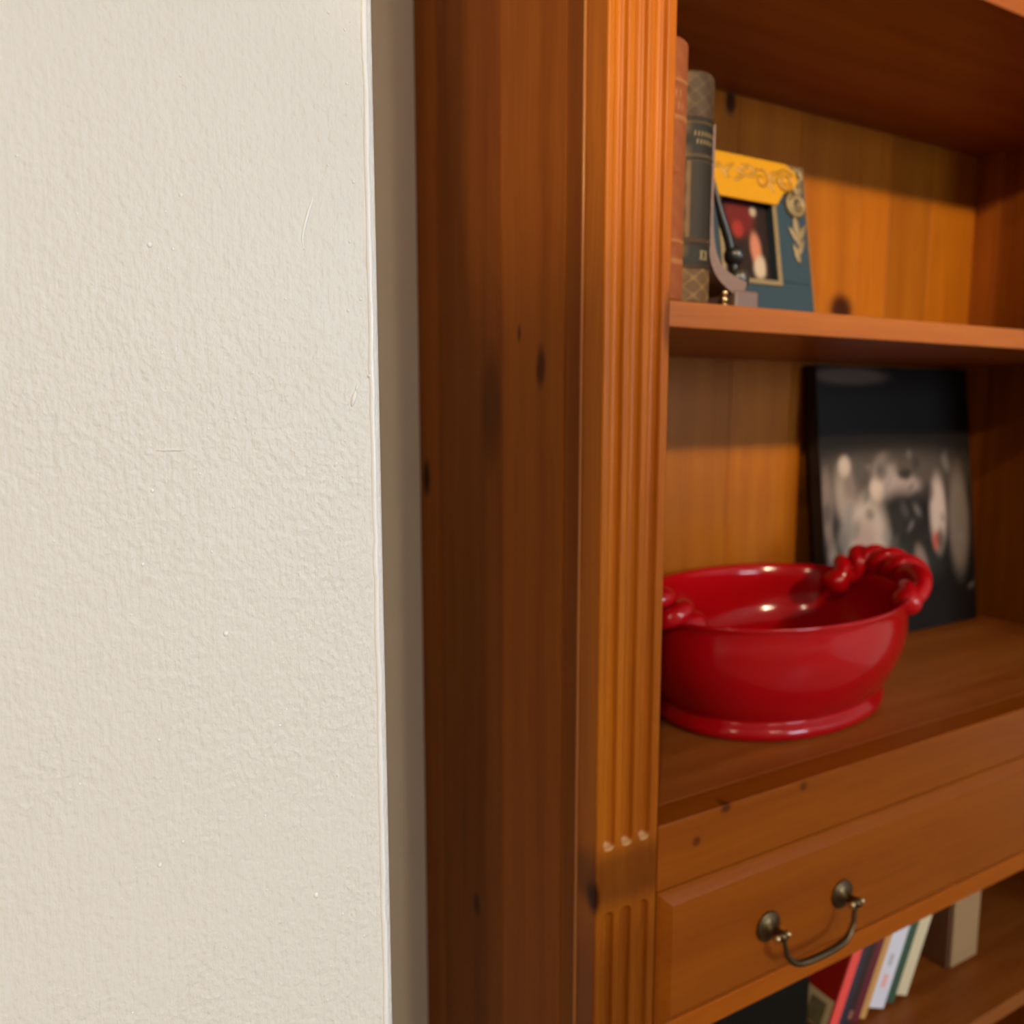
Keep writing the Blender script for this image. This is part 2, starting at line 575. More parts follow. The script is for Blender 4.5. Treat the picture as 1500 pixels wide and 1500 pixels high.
for k in range(17):
    zz = WZ0 + 0.09 + k * 0.058
    if slat_me is None:
        bm = bmesh.new()
        add_box(bm, WX0 + .06, WX1 - .06, -0.018, 0.018, -0.0012, 0.0012)
        s = obj('blind_slat', bm, SLAT, win)
        slat_me = s.data
    else:
        s = bpy.data.objects.new('blind_slat', slat_me)
        COL.objects.link(s)
        attach(s, win)
    s.location = (0, Y0 - 0.005, zz)
    s.rotation_euler = (math.radians(-25), 0, 0)

# ------------------------------------------------------------------ unseen lamps: added fill, shaped cones
GLOW, nt, b = new_mat('lamp_glow')
b.inputs['Emission Color'].default_value = (*WARM, 1)
b.inputs['Emission Strength'].default_value = 6.0
for S in FILL_LAMPS:
    lx, ly = S['pos']
    lamp = empty('fill_lamp', (lx, ly, H), S['label'], 'lamp', 'added fill lamps')
    bm = bmesh.new()
    add_lathe(bm, [(0.085, -0.008), (0.085, 0.0), (0.060, 0.0), (0.060, -0.008)], Matrix.Translation((lx, ly, H)), 32)
    obj('trim_ring', bm, CEIL, lamp)
    bm = bmesh.new()
    add_lathe(bm, [(0.058, -0.004), (0.058, 0.0)], Matrix.Translation((lx, ly, H)), 32)
    obj('diffuser', bm, GLOW, lamp)
    area('fill_lamp_light', (lx, ly, H - 0.014), (lx, ly, 0), 0.11, 0.11, S['power'], WARM, 'DISK')

for S in KEYLIGHTS:
    sp = Vector(S['pos'])
    aim = (Vector(S['aim']) - sp).normalized()
    spot = empty('keylight', (sp.x, sp.y, H), S['label'], 'lamp', 'unseen ceiling lamps with shaped cones')
    Q = aim.to_track_quat('Z', 'Y').to_matrix().to_4x4()
    bm = bmesh.new()
    add_lathe(bm, [(0.028, -0.11), (0.036, -0.10), (0.038, 0.0), (0.034, 0.0), (0.030, -0.03)], Matrix.Translation(sp - aim * 0.012) @ Q, 28)
    obj('lamp_head', bm, CEIL, spot, True)
    bm = bmesh.new()
    add_lathe(bm, [(0.045, -0.012), (0.045, 0.0)], Matrix.Translation((sp.x, sp.y, H)), 28)
    add_tube(bm, [(sp.x, sp.y, H - 0.005), (sp.x, sp.y, sp.z + 0.03), tuple(sp - aim * 0.08)], 0.008, 10)
    obj('bracket', bm, CEIL, spot)
    l = bpy.data.lights.new('keylight_light', 'SPOT')
    l.energy = S['power']
    l.color = (1.0, 0.78, 0.50)
    l.spot_size = math.radians(S['angle'])
    l.spot_blend = S['blend']
    l.shadow_soft_size = 0.06
    o = bpy.data.objects.new('keylight_light', l)
    COL.objects.link(o)
    o.location = sp
    o.rotation_euler = aim.to_track_quat('-Z', 'Y').to_euler()

# ------------------------------------------------------------------ bookcase
YF, XL, XR = 0.44, 0.317, 1.217
ST = 0.056                      # width of a pilaster
Z_TOP, Z_BOT = zc(0.76), 0.0
case = empty('bookcase', (0.767, 0.60, 0.0), 'honey stained pine bookcase with fluted pilasters and a drawer', 'bookcase')
# glued boards of the two sides
seams = [0.4648, 0.4873, 0.5797, 0.7021, 0.7515]
tones = [-0.12, 0.10, -0.10, 0.12]
for i in range(4):
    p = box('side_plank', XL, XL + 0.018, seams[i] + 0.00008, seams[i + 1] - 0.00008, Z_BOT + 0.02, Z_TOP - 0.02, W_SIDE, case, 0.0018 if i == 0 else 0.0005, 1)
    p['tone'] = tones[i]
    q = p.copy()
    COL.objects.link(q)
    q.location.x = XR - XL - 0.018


# pilasters with stopped flutes
def flute_depth(x, z, cxs, spans, w=0.0054, dep=0.0050):
    best = 0.0
    for c in cxs:
        for (za, zb) in spans:
            dz = max(za - z, 0, z - zb)
            d = math.hypot(x - c, dz)
            if d < w:
                best = max(best, dep * math.sqrt(1 - (d / w) ** 2))
    return best


def pilaster(name, xa, xb, cxs, tone):
    spans = [(zc(-0.3105), zc(0.66)), (zc(-1.10), zc(-0.3705))]
    zs = set()
    for a, b in spans:
        for e in (a, b):
            for k in range(-14, 15):
                zs.add(round(e + k * 0.0005, 5))
    z = 0.0
    while z < Z_TOP - 0.02:
        zs.add(round(z, 5)); z += 0.04
    zs = sorted(v for v in zs if 0 <= v <= Z_TOP - 0.02)
    nx = 84
    xs = [xa + (xb - xa) * i / nx for i in range(nx + 1)]
    rd = 0.0016
    bm = bmesh.new()
    rows = []
    for z in zs:
        row = []
        for x in xs:
            y = YF + flute_depth(x, z, cxs, spans)
            e = min(x - xa, xb - x)
            if e < rd:
                y += rd - math.sqrt(max(0, rd * rd - (rd - e) ** 2))
            row.append(bm.verts.new((x, y, z)))
        rows.append(row)
    for a, b in zip(rows, rows[1:]):
        for i in range(nx):
            f = bm.faces.new((a[i], a[i + 1], b[i + 1], b[i]))
            f.smooth = True
    yb, ch = 0.4642, 0.0009
    prof = {}
    for s, i, x, xi in ((-1, 0, xa, xa + ch), (1, nx, xb, xb - ch)):
        c1 = [bm.verts.new((x, yb - ch, z)) for z in zs]
        c2 = [bm.verts.new((xi, yb, z)) for z in zs]
        prof[s] = c2
        for k in range(len(zs) - 1):
            q = (rows[k][i], rows[k + 1][i], c1[k + 1], c1[k])
            bm.faces.new(q if s < 0 else q[::-1])
            q = (c1[k], c1[k + 1], c2[k + 1], c2[k])
            bm.faces.new(q if s < 0 else q[::-1])
    for k in range(len(zs) - 1):
        bm.faces.new((prof[-1][k], prof[-1][k + 1], prof[1][k + 1], prof[1][k]))
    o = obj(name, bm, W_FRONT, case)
    o['tone'] = tone
    return o


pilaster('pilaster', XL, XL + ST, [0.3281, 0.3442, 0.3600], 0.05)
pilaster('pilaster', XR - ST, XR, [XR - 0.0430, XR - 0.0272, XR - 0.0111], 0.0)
for xb_ in (XL - 0.0002, XR + 0.0002):
    bm = bmesh.new()
    add_tube(bm, [(xb_, 0.4648, 0.03), (xb_, 0.4648, 0.7), (xb_, 0.4648, 1.4), (xb_, 0.4648, Z_TOP - 0.021)], 0.0012, 10)
    o = obj('highlight_bead', bm, W_BEAD_LIT, case, True)
# back of upright tongued boards
x, k = XL + 0.0185, 0
bt = [0.0, -0.08, 0.05, -0.03, 0.06, -0.06, 0.05, -0.22, -0.05, 0.02]
edges = [XL + 0.0185, 0.42, 0.52, 0.62, 0.7235, 0.830, 0.9405, 1.005, 1.095, XR - 0.0185]
for i in range(len(edges) - 1):
    p = box('back_plank', edges[i] + 0.0002, edges[i + 1] - 0.0002, 0.7385, 0.7505, 0.05, Z_TOP - 0.03, W_BACK, case, 0.0003, 1)
    p['tone'] = bt[i]
# boards
IX0, IX1 = XL + 0.0185, XR - 0.0185
PX0, PX1 = XL + ST + 0.0003, XR - ST - 0.0003
sh = box('shelf', IX0, IX1, 0.4670, 0.7380, zc(0.0585), zc(0.0776), W_SHELF, case, 0.0010, 2); sh['tone'] = 0.05
sh = box('shelf', IX0, IX1, 0.4670, 0.7380, zc(0.3620), zc(0.3811), W_SHELF, case, 0.0010, 2); sh['tone'] = -0.1
sh = box('shelf', IX0, IX1, 0.4662, 0.7380, zc(-0.3310), zc(-0.3110), W_SHELF, case, 0.0006, 1); sh['tone'] = 0.22
sh = box('shelf', IX0, IX1, 0.4670, 0.7380, zc(-0.7100), zc(-0.6905), W_SHELF, case, 0.0010, 2); sh['tone'] = -0.05
box('top_board', XL - 0.03, XR + 0.03, YF - 0.03, YB - 0.002, Z_TOP - 0.02, Z_TOP, W_SHELF, case, 0.003, 2)
box('plinth', PX0, PX1, YF + 0.002, YF + 0.022, 0, 0.09, W_RAIL, case, 0.002, 2)
rl = box('front_rail', PX0, PX1, YF, 0.4658, zc(-0.3640), zc(-0.3108), W_RAIL, case, 0.0012, 2); rl['tone'] = 0.0
rl = box('lower_rail', PX0, PX1, YF, 0.4640, zc(-0.4985), zc(-0.4780), W_RAIL, case, 0.0020, 3); rl['tone'] = 0.42
box('upper_rail', PX0, PX1, YF, 0.4640, zc(0.60), Z_TOP - 0.0205, W_RAIL, case, 0.0012, 2)


# drawer front with a moulded edge
def drawer(xa, xb, za, zb):
    bm = bmesh.new()
    steps = [(0.0, 0.4620), (0.0, 0.4415), (0.0022, 0.4392), (0.0060, 0.4366), (0.0082, 0.4352), (0.0095, 0.4345), (0.0100, 0.4340)]
    loops = []
    for ins, y in steps:
        loops.append([bm.verts.new(c) for c in ((xa + ins, y, za + ins), (xb - ins, y, za + ins), (xb - ins, y, zb - ins), (xa + ins, y, zb - ins))])
    bm.faces.new(list(reversed(loops[0])))
    for a, b in zip(loops, loops[1:]):
        for k in range(4):
            bm.faces.new((a[k], a[(k + 1) % 4], b[(k + 1) % 4], b[k]))
    bm.faces.new(loops[-1])
    o = obj('drawer', bm, W_DRAWER, case)
    o['tone'] = 0.04
    return o


dr = drawer(PX0 + 0.0012, PX1 - 0.0012, zc(-0.4770), zc(-0.3655))


def handle(cx, parent):
    yd, zp = 0.4340, zc(-0.4255)
    xa, xb = cx - 0.0455, cx + 0.0455
    To = lambda x: Matrix.Translation((x, yd, zp)) @ Matrix.Rotation(PI / 2, 4, 'X')
    bm = bmesh.new()
    pin = 0.0155
    path = spline([(xa + 0.001, yd - pin, zp), (xa + 0.0035, yd - pin - 0.001, zp - 0.010), (xa + 0.006, yd - pin - 0.002, zp - 0.019), (xa + 0.018, yd - pin - 0.003, zp - 0.0285),
                   (cx, yd - pin - 0.004, zp - 0.0300), (xb - 0.018, yd - pin - 0.003, zp - 0.0285), (xb - 0.006, yd - pin - 0.002, zp - 0.019), (xb - 0.0035, yd - pin - 0.001, zp - 0.010), (xb - 0.001, yd - pin, zp)], 7)
    n = len(path)
    add_tube(bm, path, [0.0019 + 0.0013 * math.sin(PI * i / (n - 1)) ** 3 for i in range(n)], 12)
    bail = obj('handle', bm, BRASS, parent, True)
    tag(bail, 'aged brass swan neck drawer pull')
    for x in (xa, xb):
        bm = bmesh.new()
        add_lathe(bm, [(0.0128, 0.0), (0.0132, 0.0008), (0.0128, 0.0018), (0.0108, 0.0026), (0.0098, 0.0026), (0.0088, 0.0034), (0.0058, 0.0042), (0.0044, 0.0070),
                       (0.0036, 0.0095), (0.0040, 0.0115), (0.0046, 0.0150), (0.0036, 0.0185), (0.0012, 0.0195)], To(x), 36)
        obj('rosette', bm, BRASS, parent, True)
        bm = bmesh.new()
        add_tube(bm, [(x - 0.0055, yd - pin, zp), (x + 0.0055, yd - pin, zp)], 0.0020, 12)
        for s in (-1, 1):
            add_ball(bm, (x + s * 0.0062, yd - pin, zp), 0.0031, 0.8, 1, 1, 16, 10)
        obj('pivot_pin', bm, BRASS_HI, parent, True)


handle(0.5330, dr)
handle(XL + XR - 0.5330, dr)

# ------------------------------------------------------------------ leather books on the upper shelf
ZS = zc(0.0776) + 0.0002
GOLD = srgb(196, 160, 96)


def old_book(name, xa, xb, yf, depth, h, colour, label, side_mat, raised, tone):
    t = empty(name, ((xa + xb) / 2, yf + depth / 2, ZS), label, 'book', 'old leather books on the upper shelf')
    w = xb - xa
    bulge = 0.0045

    def place(u, v):
        s = u * 2 - 1
        y = yf + bulge * (s * s)
        e = 0.0
        for bz, bh, bd in raised:
            d = abs(v - bz) / bh
            if d < 1:
                e = max(e, bd * (1 - d * d))
        # head and tail turned in
        k = max(0, (abs(v - 0.5) - 0.485) / 0.015)
        return (xa + w * u + (0.0006 if 0.02 < u < 0.98 else 0) * 0, y - e * (1 - s * s * 0.6) + 0.0025 * k * k, ZS + 0.0003 + h * v - 0.0020 * (abs(s) ** 6) * (1 if v > 0.98 else 0))

    painted_grid('spine', 28, 150, place, lambda u, v: tuple(c * tone for c in colour(u, v)), PRINT, t)
    for a in (xa, xb - 0.0022):
        box('cover', a, a + 0.0022, yf + bulge + 0.0004, yf + depth, ZS + 0.0003, ZS + h - 0.001, side_mat, t, 0.0006, 1)
    box('page_block', xa + 0.0024, xb - 0.0024, yf + bulge + 0.0006, yf + depth - 0.004, ZS + 0.003, ZS + h - 0.004, PAPER, t, 0.0005, 1)
    return t


def col_tan(u, v):
    c = lerp(srgb(176, 96, 46), srgb(158, 78, 38), abs(math.sin(v * 37 + u * 5)) * 0.5)
    for bv in (0.70, 0.835, 0.16, 0.235):
        if abs(v - bv) < 0.008: c = lerp(c, srgb(206, 140, 84), 0.6)
    # small worn gilt marks in two lines
    for lv in (0.745, 0.79):
        if abs(v - lv) < 0.014 and 0.25 < u < 0.8:
            c = lerp(c, srgb(216, 156, 100), 0.55 * max(0, math.sin(u * 44 + lv * 90)))
    return c


def col_green(u, v):
    base = lerp(srgb(104, 78, 50), srgb(88, 64, 42), 0.5 + 0.5 * math.sin(u * 9 + v * 23))
    dk = srgb(52, 44, 32)
    if v > 0.805:                                   # lattice tooling at the head
        g = abs(math.sin((u * 2.2 + v * 17) * PI)) * abs(math.sin((u * 2.2 - v * 17) * PI))
        c = lerp(base, srgb(146, 112, 74), 0.7 * (1 - min(1, g * 4)) * (1 - u * 0.6))
    elif v > 0.775:
        c = dk if v > 0.785 else lerp(base, GOLD, 0.25)
    elif v > 0.655:                                 # title label
        c = srgb(48, 42, 32)
        for lv, k in ((0.733, 0), (0.700, 1)):
            if abs(v - lv) < 0.0115 and 0.22 < u < 0.9:
                s = max(0, math.sin(u * 58 + k * 2.0))
                c = lerp(c, srgb(222, 186, 120), 0.85 * s)
        if 0.755 < v < 0.759: c = lerp(c, GOLD, .5)
    elif v > 0.615:
        c = lerp(dk, srgb(118, 92, 66), 0.5 + 0.5 * math.sin(v * 700))
    elif v > 0.29:                                  # long panel with gilt fillet
        c = lerp(srgb(70, 60, 44), srgb(56, 46, 34), u)
        if u < 0.17 and u > 0.06: c = srgb(158, 116, 72)
    elif v > 0.262:
        c = srgb(92, 66, 44)
    elif v > 0.175:                                 # volume label II
        c = srgb(54, 50, 40)
        if abs(v - 0.218) < 0.017 and (abs(u - 0.56) < 0.035 or abs(u - 0.72) < 0.035):
            c = srgb(206, 178, 124)
        if abs(abs(v - 0.218) - 0.0175) < 0.0030 and 0.49 < u < 0.79:
            c = srgb(180, 150, 100)
    elif v > 0.155:
        c = srgb(74, 54, 36)
    else:                                           # gilt lozenges at the tail
        g = abs(math.sin((u * 1.6 + v * 13) * PI)) * abs(math.sin((u * 1.6 - v * 13) * PI))
        c = lerp(srgb(134, 96, 56), srgb(206, 158, 86), 0.75 * (1 - min(1, g * 5)))
    if u < 0.20:  # left edge lightened with gold tone, light painted into the colour
        c = lerp(c, srgb(196, 158, 104), 0.45 * (1 - u / 0.20) * (0.5 + 0.5 * math.sin(v * 60)))
    return c


LEATHER_TAN = plain('tan_leather', srgb(160, 80, 38), 0.5, bump=0.4, bscale=500, vary=0.2)
LEATHER_DK = plain('brown_leather', srgb(70, 46, 30), 0.5, bump=0.4, bscale=500, vary=0.25)
old_book('leather_book', 0.3860, 0.4178, 0.4760, 0.120, 0.1860, col_tan, 'tan leather book beside the pilaster, taller of the two', LEATHER_TAN,
         [(0.835, 0.012, 0.0012), (0.70, 0.012, 0.0012), (0.50, 0.012, 0.0010), (0.235, 0.012, 0.0010)], 0.46)
old_book('leather_book', 0.4186, 0.4462, 0.4780, 0.110, 0.1680, col_green, 'dark brown gilt leather book with black title label', LEATHER_DK,
         [(0.79, 0.012, 0.0012), (0.635, 0.014, 0.0012), (0.276, 0.014, 0.0012), (0.165, 0.012, 0.0012)], 0.34)

# ------------------------------------------------------------------ bookend with curved stem and black balls
BRONZE = plain('grey_bronze', srgb(104, 78, 66), 0.45, metal=0.2, bump=0.2, bscale=200, vary=0.2)
be = empty('bookend', (0.485, 0.515, ZS), 'brown metal bookend with flared stem and stacked black balls', 'bookend')
bm = bmesh.new()
ctr = spline([(0.4530, 0, 0.2150), (0.4530, 0, 0.175), (0.4533, 0, 0.145), (0.4560, 0, 0.122), (0.4640, 0, 0.107), (0.4780, 0, 0.0985), (0.4920, 0, 0.0935)], 6)
th = [0.0026 + 0.0042 * min(1, max(0, (i / (len(ctr) - 1) - 0.35) * 1.8)) for i in range(len(ctr))]
rows = []
for i, c in enumerate(ctr):
    t = (ctr[min(i + 1, len(ctr) - 1)] - ctr[max(i - 1, 0)]).normalized()
    nrm = Vector((-t.z, 0, t.x))
    row = []
    for (s, y) in ((1, 0.490), (1, 0.545), (-1, 0.545), (-1, 0.490)):
        p = c + nrm * s * th[i]
        row.append(bm.verts.new((p.x, y, zc(p.z))))
    rows.append(row)
for a, b2 in zip(rows, rows[1:]):
    for k in range(4):
        bm.faces.new((a[k], a[(k + 1) % 4], b2[(k + 1) % 4], b2[k]))
bm.faces.new(list(reversed(rows[0]))); bm.faces.new(rows[-1])
bmesh.ops.recalc_face_normals(bm, faces=bm.faces)
obj('stem', bm, BRONZE, be)
box('base', 0.4800, 0.5060, 0.488, 0.548, ZS, zc(0.0935), plain('plum_base', srgb(92, 70, 62), 0.45, bump=0.2), be, 0.002, 2)
bm = bmesh.new()
for k in range(3):
    add_ball(bm, (0.4735, 0.494, zc(0.0810 + k * 0.005)), 0.0034, 1, 1, 0.9, 14, 10)
obj('gilt_foot', bm, BRASS_HI, be, True)
bm = bmesh.new()
add_ball(bm, (0.5035, 0.515, zc(0.1260)), 0.0088)
obj('ball', bm, BLACK, be, True)
bm = bmesh.new()
add_ball(bm, (0.5085, 0.515, zc(0.1075)), 0.0098, 1, 1, 1.1)
obj('ball', bm, plain('dark_bronze_ball', (0.018, 0.012, 0.006), 0.35), be, True)
bm = bmesh.new()
add_tube(bm, spline([(0.4765, 0.515, zc(0.1850)), (0.4860, 0.515, zc(0.1600)), (0.4985, 0.515, zc(0.1330)), (0.5040, 0.515, zc(0.112)), (0.5030, 0.515, zc(0.0960))], 6),
         [0.0016 + 0.0022 * min(1, i / 8) for i in range(25)], 12)
obj('rod', bm, BLACK, be, True)

# ------------------------------------------------------------------ blue picture frame with gilt scrolls
LEAN = math.radians(9.6)
FX0, FX1, FY, FH = 0.523, 0.6935, 0.5960, 0.1680


def fpt(x, h, out=0.0):
    """point on the leaning frame: x across, h up along it, out towards the room"""
    return Vector((x, FY + math.sin(LEAN) * h - math.cos(LEAN) * out, ZS + 0.0016 + math.cos(LEAN) * h + math.sin(LEAN) * out * 1.0))


fr = empty('picture_frame', ((FX0 + FX1) / 2, FY, ZS), 'blue picture frame with yellow top and gilt scrollwork', 'picture frame')
FBLUE = plain('slate_blue_lacquer', srgb(34, 50, 60), 0.5, spec=0.2, bump=0.2, bscale=260, vary=0.25)
FYEL = plain('yellow_enamel', srgb(164, 114, 0), 0.5, spec=0.2, bump=0.2, bscale=180, vary=0.08)
FGOLD = plain('worn_gilt', srgb(116, 98, 66), 0.42, metal=0.3, bump=0.5, bscale=600, vary=0.3)
OX0, OX1, OH0, OH1 = FX0 + 0.050, FX1 - 0.050, 0.0460, 0.1290


def fslab(name, x0, x1, h0, h1, o0, o1, mat, parent, bev=0.0008):
    bm = bmesh.new()
    vs = []
    for x in (x0, x1):
        for h in (h0, h1):
            for o_ in (o0, o1):
                vs.append(bm.verts.new(fpt(x, h, o_)))
    bmesh.ops.convex_hull(bm, input=vs)
    bmesh.ops.dissolve_limit(bm, angle_limit=0.02, verts=bm.verts, edges=bm.edges)
    if bev:
        bmesh.ops.bevel(bm, geom=list(bm.edges), offset=bev, segments=2, profile=0.5, affect='EDGES')
    return obj(name, bm, mat, parent)


fslab('frame_rail', FX0, FX1, 0.0, OH0, -0.004, 0.008, FBLUE, fr)
fslab('frame_rail', FX0, FX1, OH1, FH, -0.004, 0.008, FBLUE, fr)
fslab('frame_stile', FX0, OX0, OH0, OH1, -0.004, 0.008, FBLUE, fr)
fslab('frame_stile', OX1, FX1, OH0, OH1, -0.004, 0.008, FBLUE, fr)
# gilt inner border and outer bead
for (x0, x1, h0, h1) in ((OX0, OX1, OH0 - 0.005, OH0), (OX0, OX1, OH1, OH1 + 0.005), (OX0 - 0.005, OX0, OH0 - 0.005, OH1 + 0.005), (OX1, OX1 + 0.005, OH0 - 0.005, OH1 + 0.005)):
    fslab('inner_border', x0, x1, h0, h1, 0.0075, 0.0098, FGOLD, fr, 0.0005)
bm = bmesh.new()
per = []
for (a, b2) in (((FX0, 0), (FX1, 0)), ((FX1, 0), (FX1, FH)), ((FX1, FH), (FX0, FH)), ((FX0, FH), (FX0, 0))):
    for k in range(40):
        per.append((a[0] + (b2[0] - a[0]) * k / 40, a[1] + (b2[1] - a[1]) * k / 40))
for (x, h) in per:
    cx_, ch_ = (FX0 + FX1) / 2, FH / 2
    p = fpt(x + (0.0012 if x < cx_ else -0.0012), max(0.0015, min(FH - 0.0012, h)), 0.0084)
    add_ball(bm, p, 0.0015, 1, 1, 1, 6, 4)
tag(obj('bead_edge', bm, FGOLD, fr, True), kind='stuff')
# yellow enamel plaque over the top rail
bm = bmesh.new()
out = [(FX0 + 0.010, 0.128), (FX0 + 0.004, 0.146), (FX0 + 0.004, 0.160), (FX0 + 0.012, 0.1665), (FX1 - 0.030, 0.1665), (FX1 - 0.016, 0.160), (FX1 - 0.0135, 0.150), (FX1 - 0.020, 0.142),
       (FX1 - 0.036, 0.135), (FX1 - 0.046, 0.1225), (FX1 - 0.085, 0.1225), (FX0 + 0.024, 0.1230)]
f0 = [bm.verts.new(fpt(x, h, 0.0098)) for x, h in out]
f1 = [bm.verts.new(fpt(x, h, 0.0125)) for x, h in out]
bm.faces.new(f1)
bm.faces.new(list(reversed(f0)))
for k in range(len(out)):
    bm.faces.new((f0[k], f1[k], f1[(k + 1) % len(out)], f0[(k + 1) % len(out)]))
bmesh.ops.recalc_face_normals(bm, faces=bm.faces)
bmesh.ops.bevel(bm, geom=[e for e in bm.edges if len(e.link_faces) == 2 and any(len(f.verts) > 4 for f in e.link_faces)], offset=0.0008, segments=2, profile=0.5, affect='EDGES')
obj('plaque', bm, FYEL, fr)


def scroll(x, h, r, turns, start, o_, mat, thick=0.0016, flip=1):
    bm = bmesh.new()
    n = 36
    pts, rad = [], []
    for i in range(n):
        t = i / (n - 1)
        a = start + flip * t * turns * 2 * PI
        q = r * (1 - 0.82 * t)
        pts.append(fpt(x + q * math.cos(a), h + q * math.sin(a), o_))
        rad.append(thick * (0.55 + 0.75 * math.sin(PI * min(1, t + 0.15))))
    add_tube(bm, pts, rad, 8)
    return obj('scroll', bm, mat, fr, True)


def leaf(x, h, ln, wd, ang, o_, mat=None):
    bm = bmesh.new()
    res = bmesh.ops.create_uvsphere(bm, u_segments=12, v_segments=8, radius=1.0)
    ca, sa = math.cos(ang), math.sin(ang)
    for v in res['verts']:
        a, b2, c = v.co.x * ln, v.co.y * wd * (1 - 0.55 * v.co.x), v.co.z * 0.0012
        v.co = fpt(x + a * ca - b2 * sa, h + a * sa + b2 * ca, o_ + c)
    return obj('leaf', bm, mat or FGOLD, fr, True)


YG = plain('yellow_gilt', srgb(150, 106, 22), 0.4, metal=0.2, bump=0.4, bscale=600, vary=0.3)
scroll(FX1 - 0.032, 0.1480, 0.0125, 1.9, 0.6, 0.0130, YG, 0.0015)
scroll(FX1 - 0.066, 0.1460, 0.0105, 1.3, 2.2, 0.0130, YG, 0.0012, -1)
for (lx_, lh_, an) in ((0.048, 0.1540, 0.5), (0.050, 0.1470, -0.3), (0.053, 0.1405, -1.0), (0.078, 0.1545, 2.6), (0.081, 0.1480, 3.3), (0.086, 0.1560, 0.2), (0.094, 0.1500, 2.8),
                       (0.098, 0.1430, 3.6), (0.108, 0.1530, 0.6), (0.116, 0.1470, 2.4), (0.126, 0.1520, 3.3), (0.137, 0.1490, 0.3)):
    leaf(FX1 - lx_, lh_, 0.0085, 0.0026, an, 0.0124, YG)
scroll(FX1 - 0.0165, 0.1270, 0.0130, 1.9, 2.0, 0.0095, FGOLD, 0.0028)
scroll(FX1 - 0.0125, 0.1560, 0.0090, 1.4, 4.0, 0.0095, FGOLD, 0.0024, -1)
scroll(FX1 - 0.0110, 0.1425, 0.0070, 1.2, 1.0, 0.0095, FGOLD, 0.0020)
for args in ((FX1 - 0.0175, 0.1080, 0.011, 0.0040, 1.75, 0.0088), (FX1 - 0.0090, 0.1000, 0.010, 0.0034, 1.0, 0.0088), (FX1 - 0.0215, 0.0960, 0.011, 0.0036, 2.3, 0.0088),
             (FX1 - 0.0155, 0.0945, 0.010, 0.0034, 1.6, 0.0088), (FX1 - 0.0125, 0.0840, 0.011, 0.0034, 1.0, 0.0088), (FX1 - 0.0200, 0.0770, 0.011, 0.0032, 1.95, 0.0088),
             (FX1 - 0.0090, 0.1440, 0.007, 0.0030, 1.0, 0.0088)):
    leaf(*args)


def col_photo(u, v):
    c = srgb(46, 26, 18)
    c = lerp(c, srgb(120, 30, 22), blob(u, v, 0.45, 0.78, 0.28, 0.24))
    c = lerp(c, srgb(176, 52, 40), blob(u, v, 0.40, 0.62, 0.10, 0.10))
    c = lerp(c, srgb(176, 52, 44), blob(u, v, 0.02, 0.58, 0.14, 0.12))
    c = lerp(c, srgb(206, 180, 150), blob(u, v, 0.72, 0.86, 0.06, 0.06))
    c = lerp(c, srgb(222, 140, 110), blob(u, v, 0.72, 0.40, 0.10, 0.20, 0.1))
    c = lerp(c, srgb(224, 200, 172), blob(u, v, 0.78, 0.18, 0.12, 0.14, -0.5))
    c = lerp(c, srgb(40, 24, 20), blob(u, v, 0.98, 0.40, 0.10, 0.6))
    return tuple(k * 0.42 for k in c)


painted_grid('photo', 40, 44, lambda u, v: fpt(OX0 + (OX1 - OX0) * u, OH0 + (OH1 - OH0) * v, 0.001), col_photo, PRINT_FLAT, fr)
# easel strut behind
fslab('strut', (FX0 + FX1) / 2 - 0.018, (FX0 + FX1) / 2 + 0.018, 0.01, 0.11, -0.0075, -0.0045, BLACK, fr, 0.0004)

# ------------------------------------------------------------------ black and white canvas print in the middle bay
ZM = zc(-0.3110) + 0.0003
CLEAN = math.radians(6.75)
CX0, CX1, CYB, CH, CT = 0.848, 1.170, 0.6745, 0.3655, 0.018


def cpt(x, h, back=0.0):
    return Vector((x, CYB + math.sin(CLEAN) * h + math.cos(CLEAN) * back, ZM + 0.0022 + math.cos(CLEAN) * h - math.sin(CLEAN) * back))


cv = empty('canvas_print', ((CX0 + CX1) / 2, CYB, ZM), 'black and white canvas print leaning behind the red bowl', 'picture')
bm = bmesh.new()
vs = [bm.verts.new(cpt(x, h, b2)) for x in (CX0, CX1) for h in (0, CH) for b2 in (0.0003, CT)]
bmesh.ops.convex_hull(bm, input=vs)
bmesh.ops.dissolve_limit(bm, angle_limit=0.02, verts=bm.verts, edges=bm.edges)
bmesh.ops.bevel(bm, geom=list(bm.edges), offset=0.001, segments=2, profile=0.5, affect='EDGES')
obj('stretched_canvas', bm, plain('black_canvas', (0.008, 0.006, 0.007), 0.7, bump=0.4, bscale=900), cv)


rs = random.Random(11)
SMUDGES = [(rs.uniform(0, 1.1), rs.uniform(0.12, 0.68), rs.uniform(.012, .04), rs.uniform(.01, .05), rs.uniform(-.8, .8), rs.choice((.02, .03, .10, .22))) for _ in range(60)]


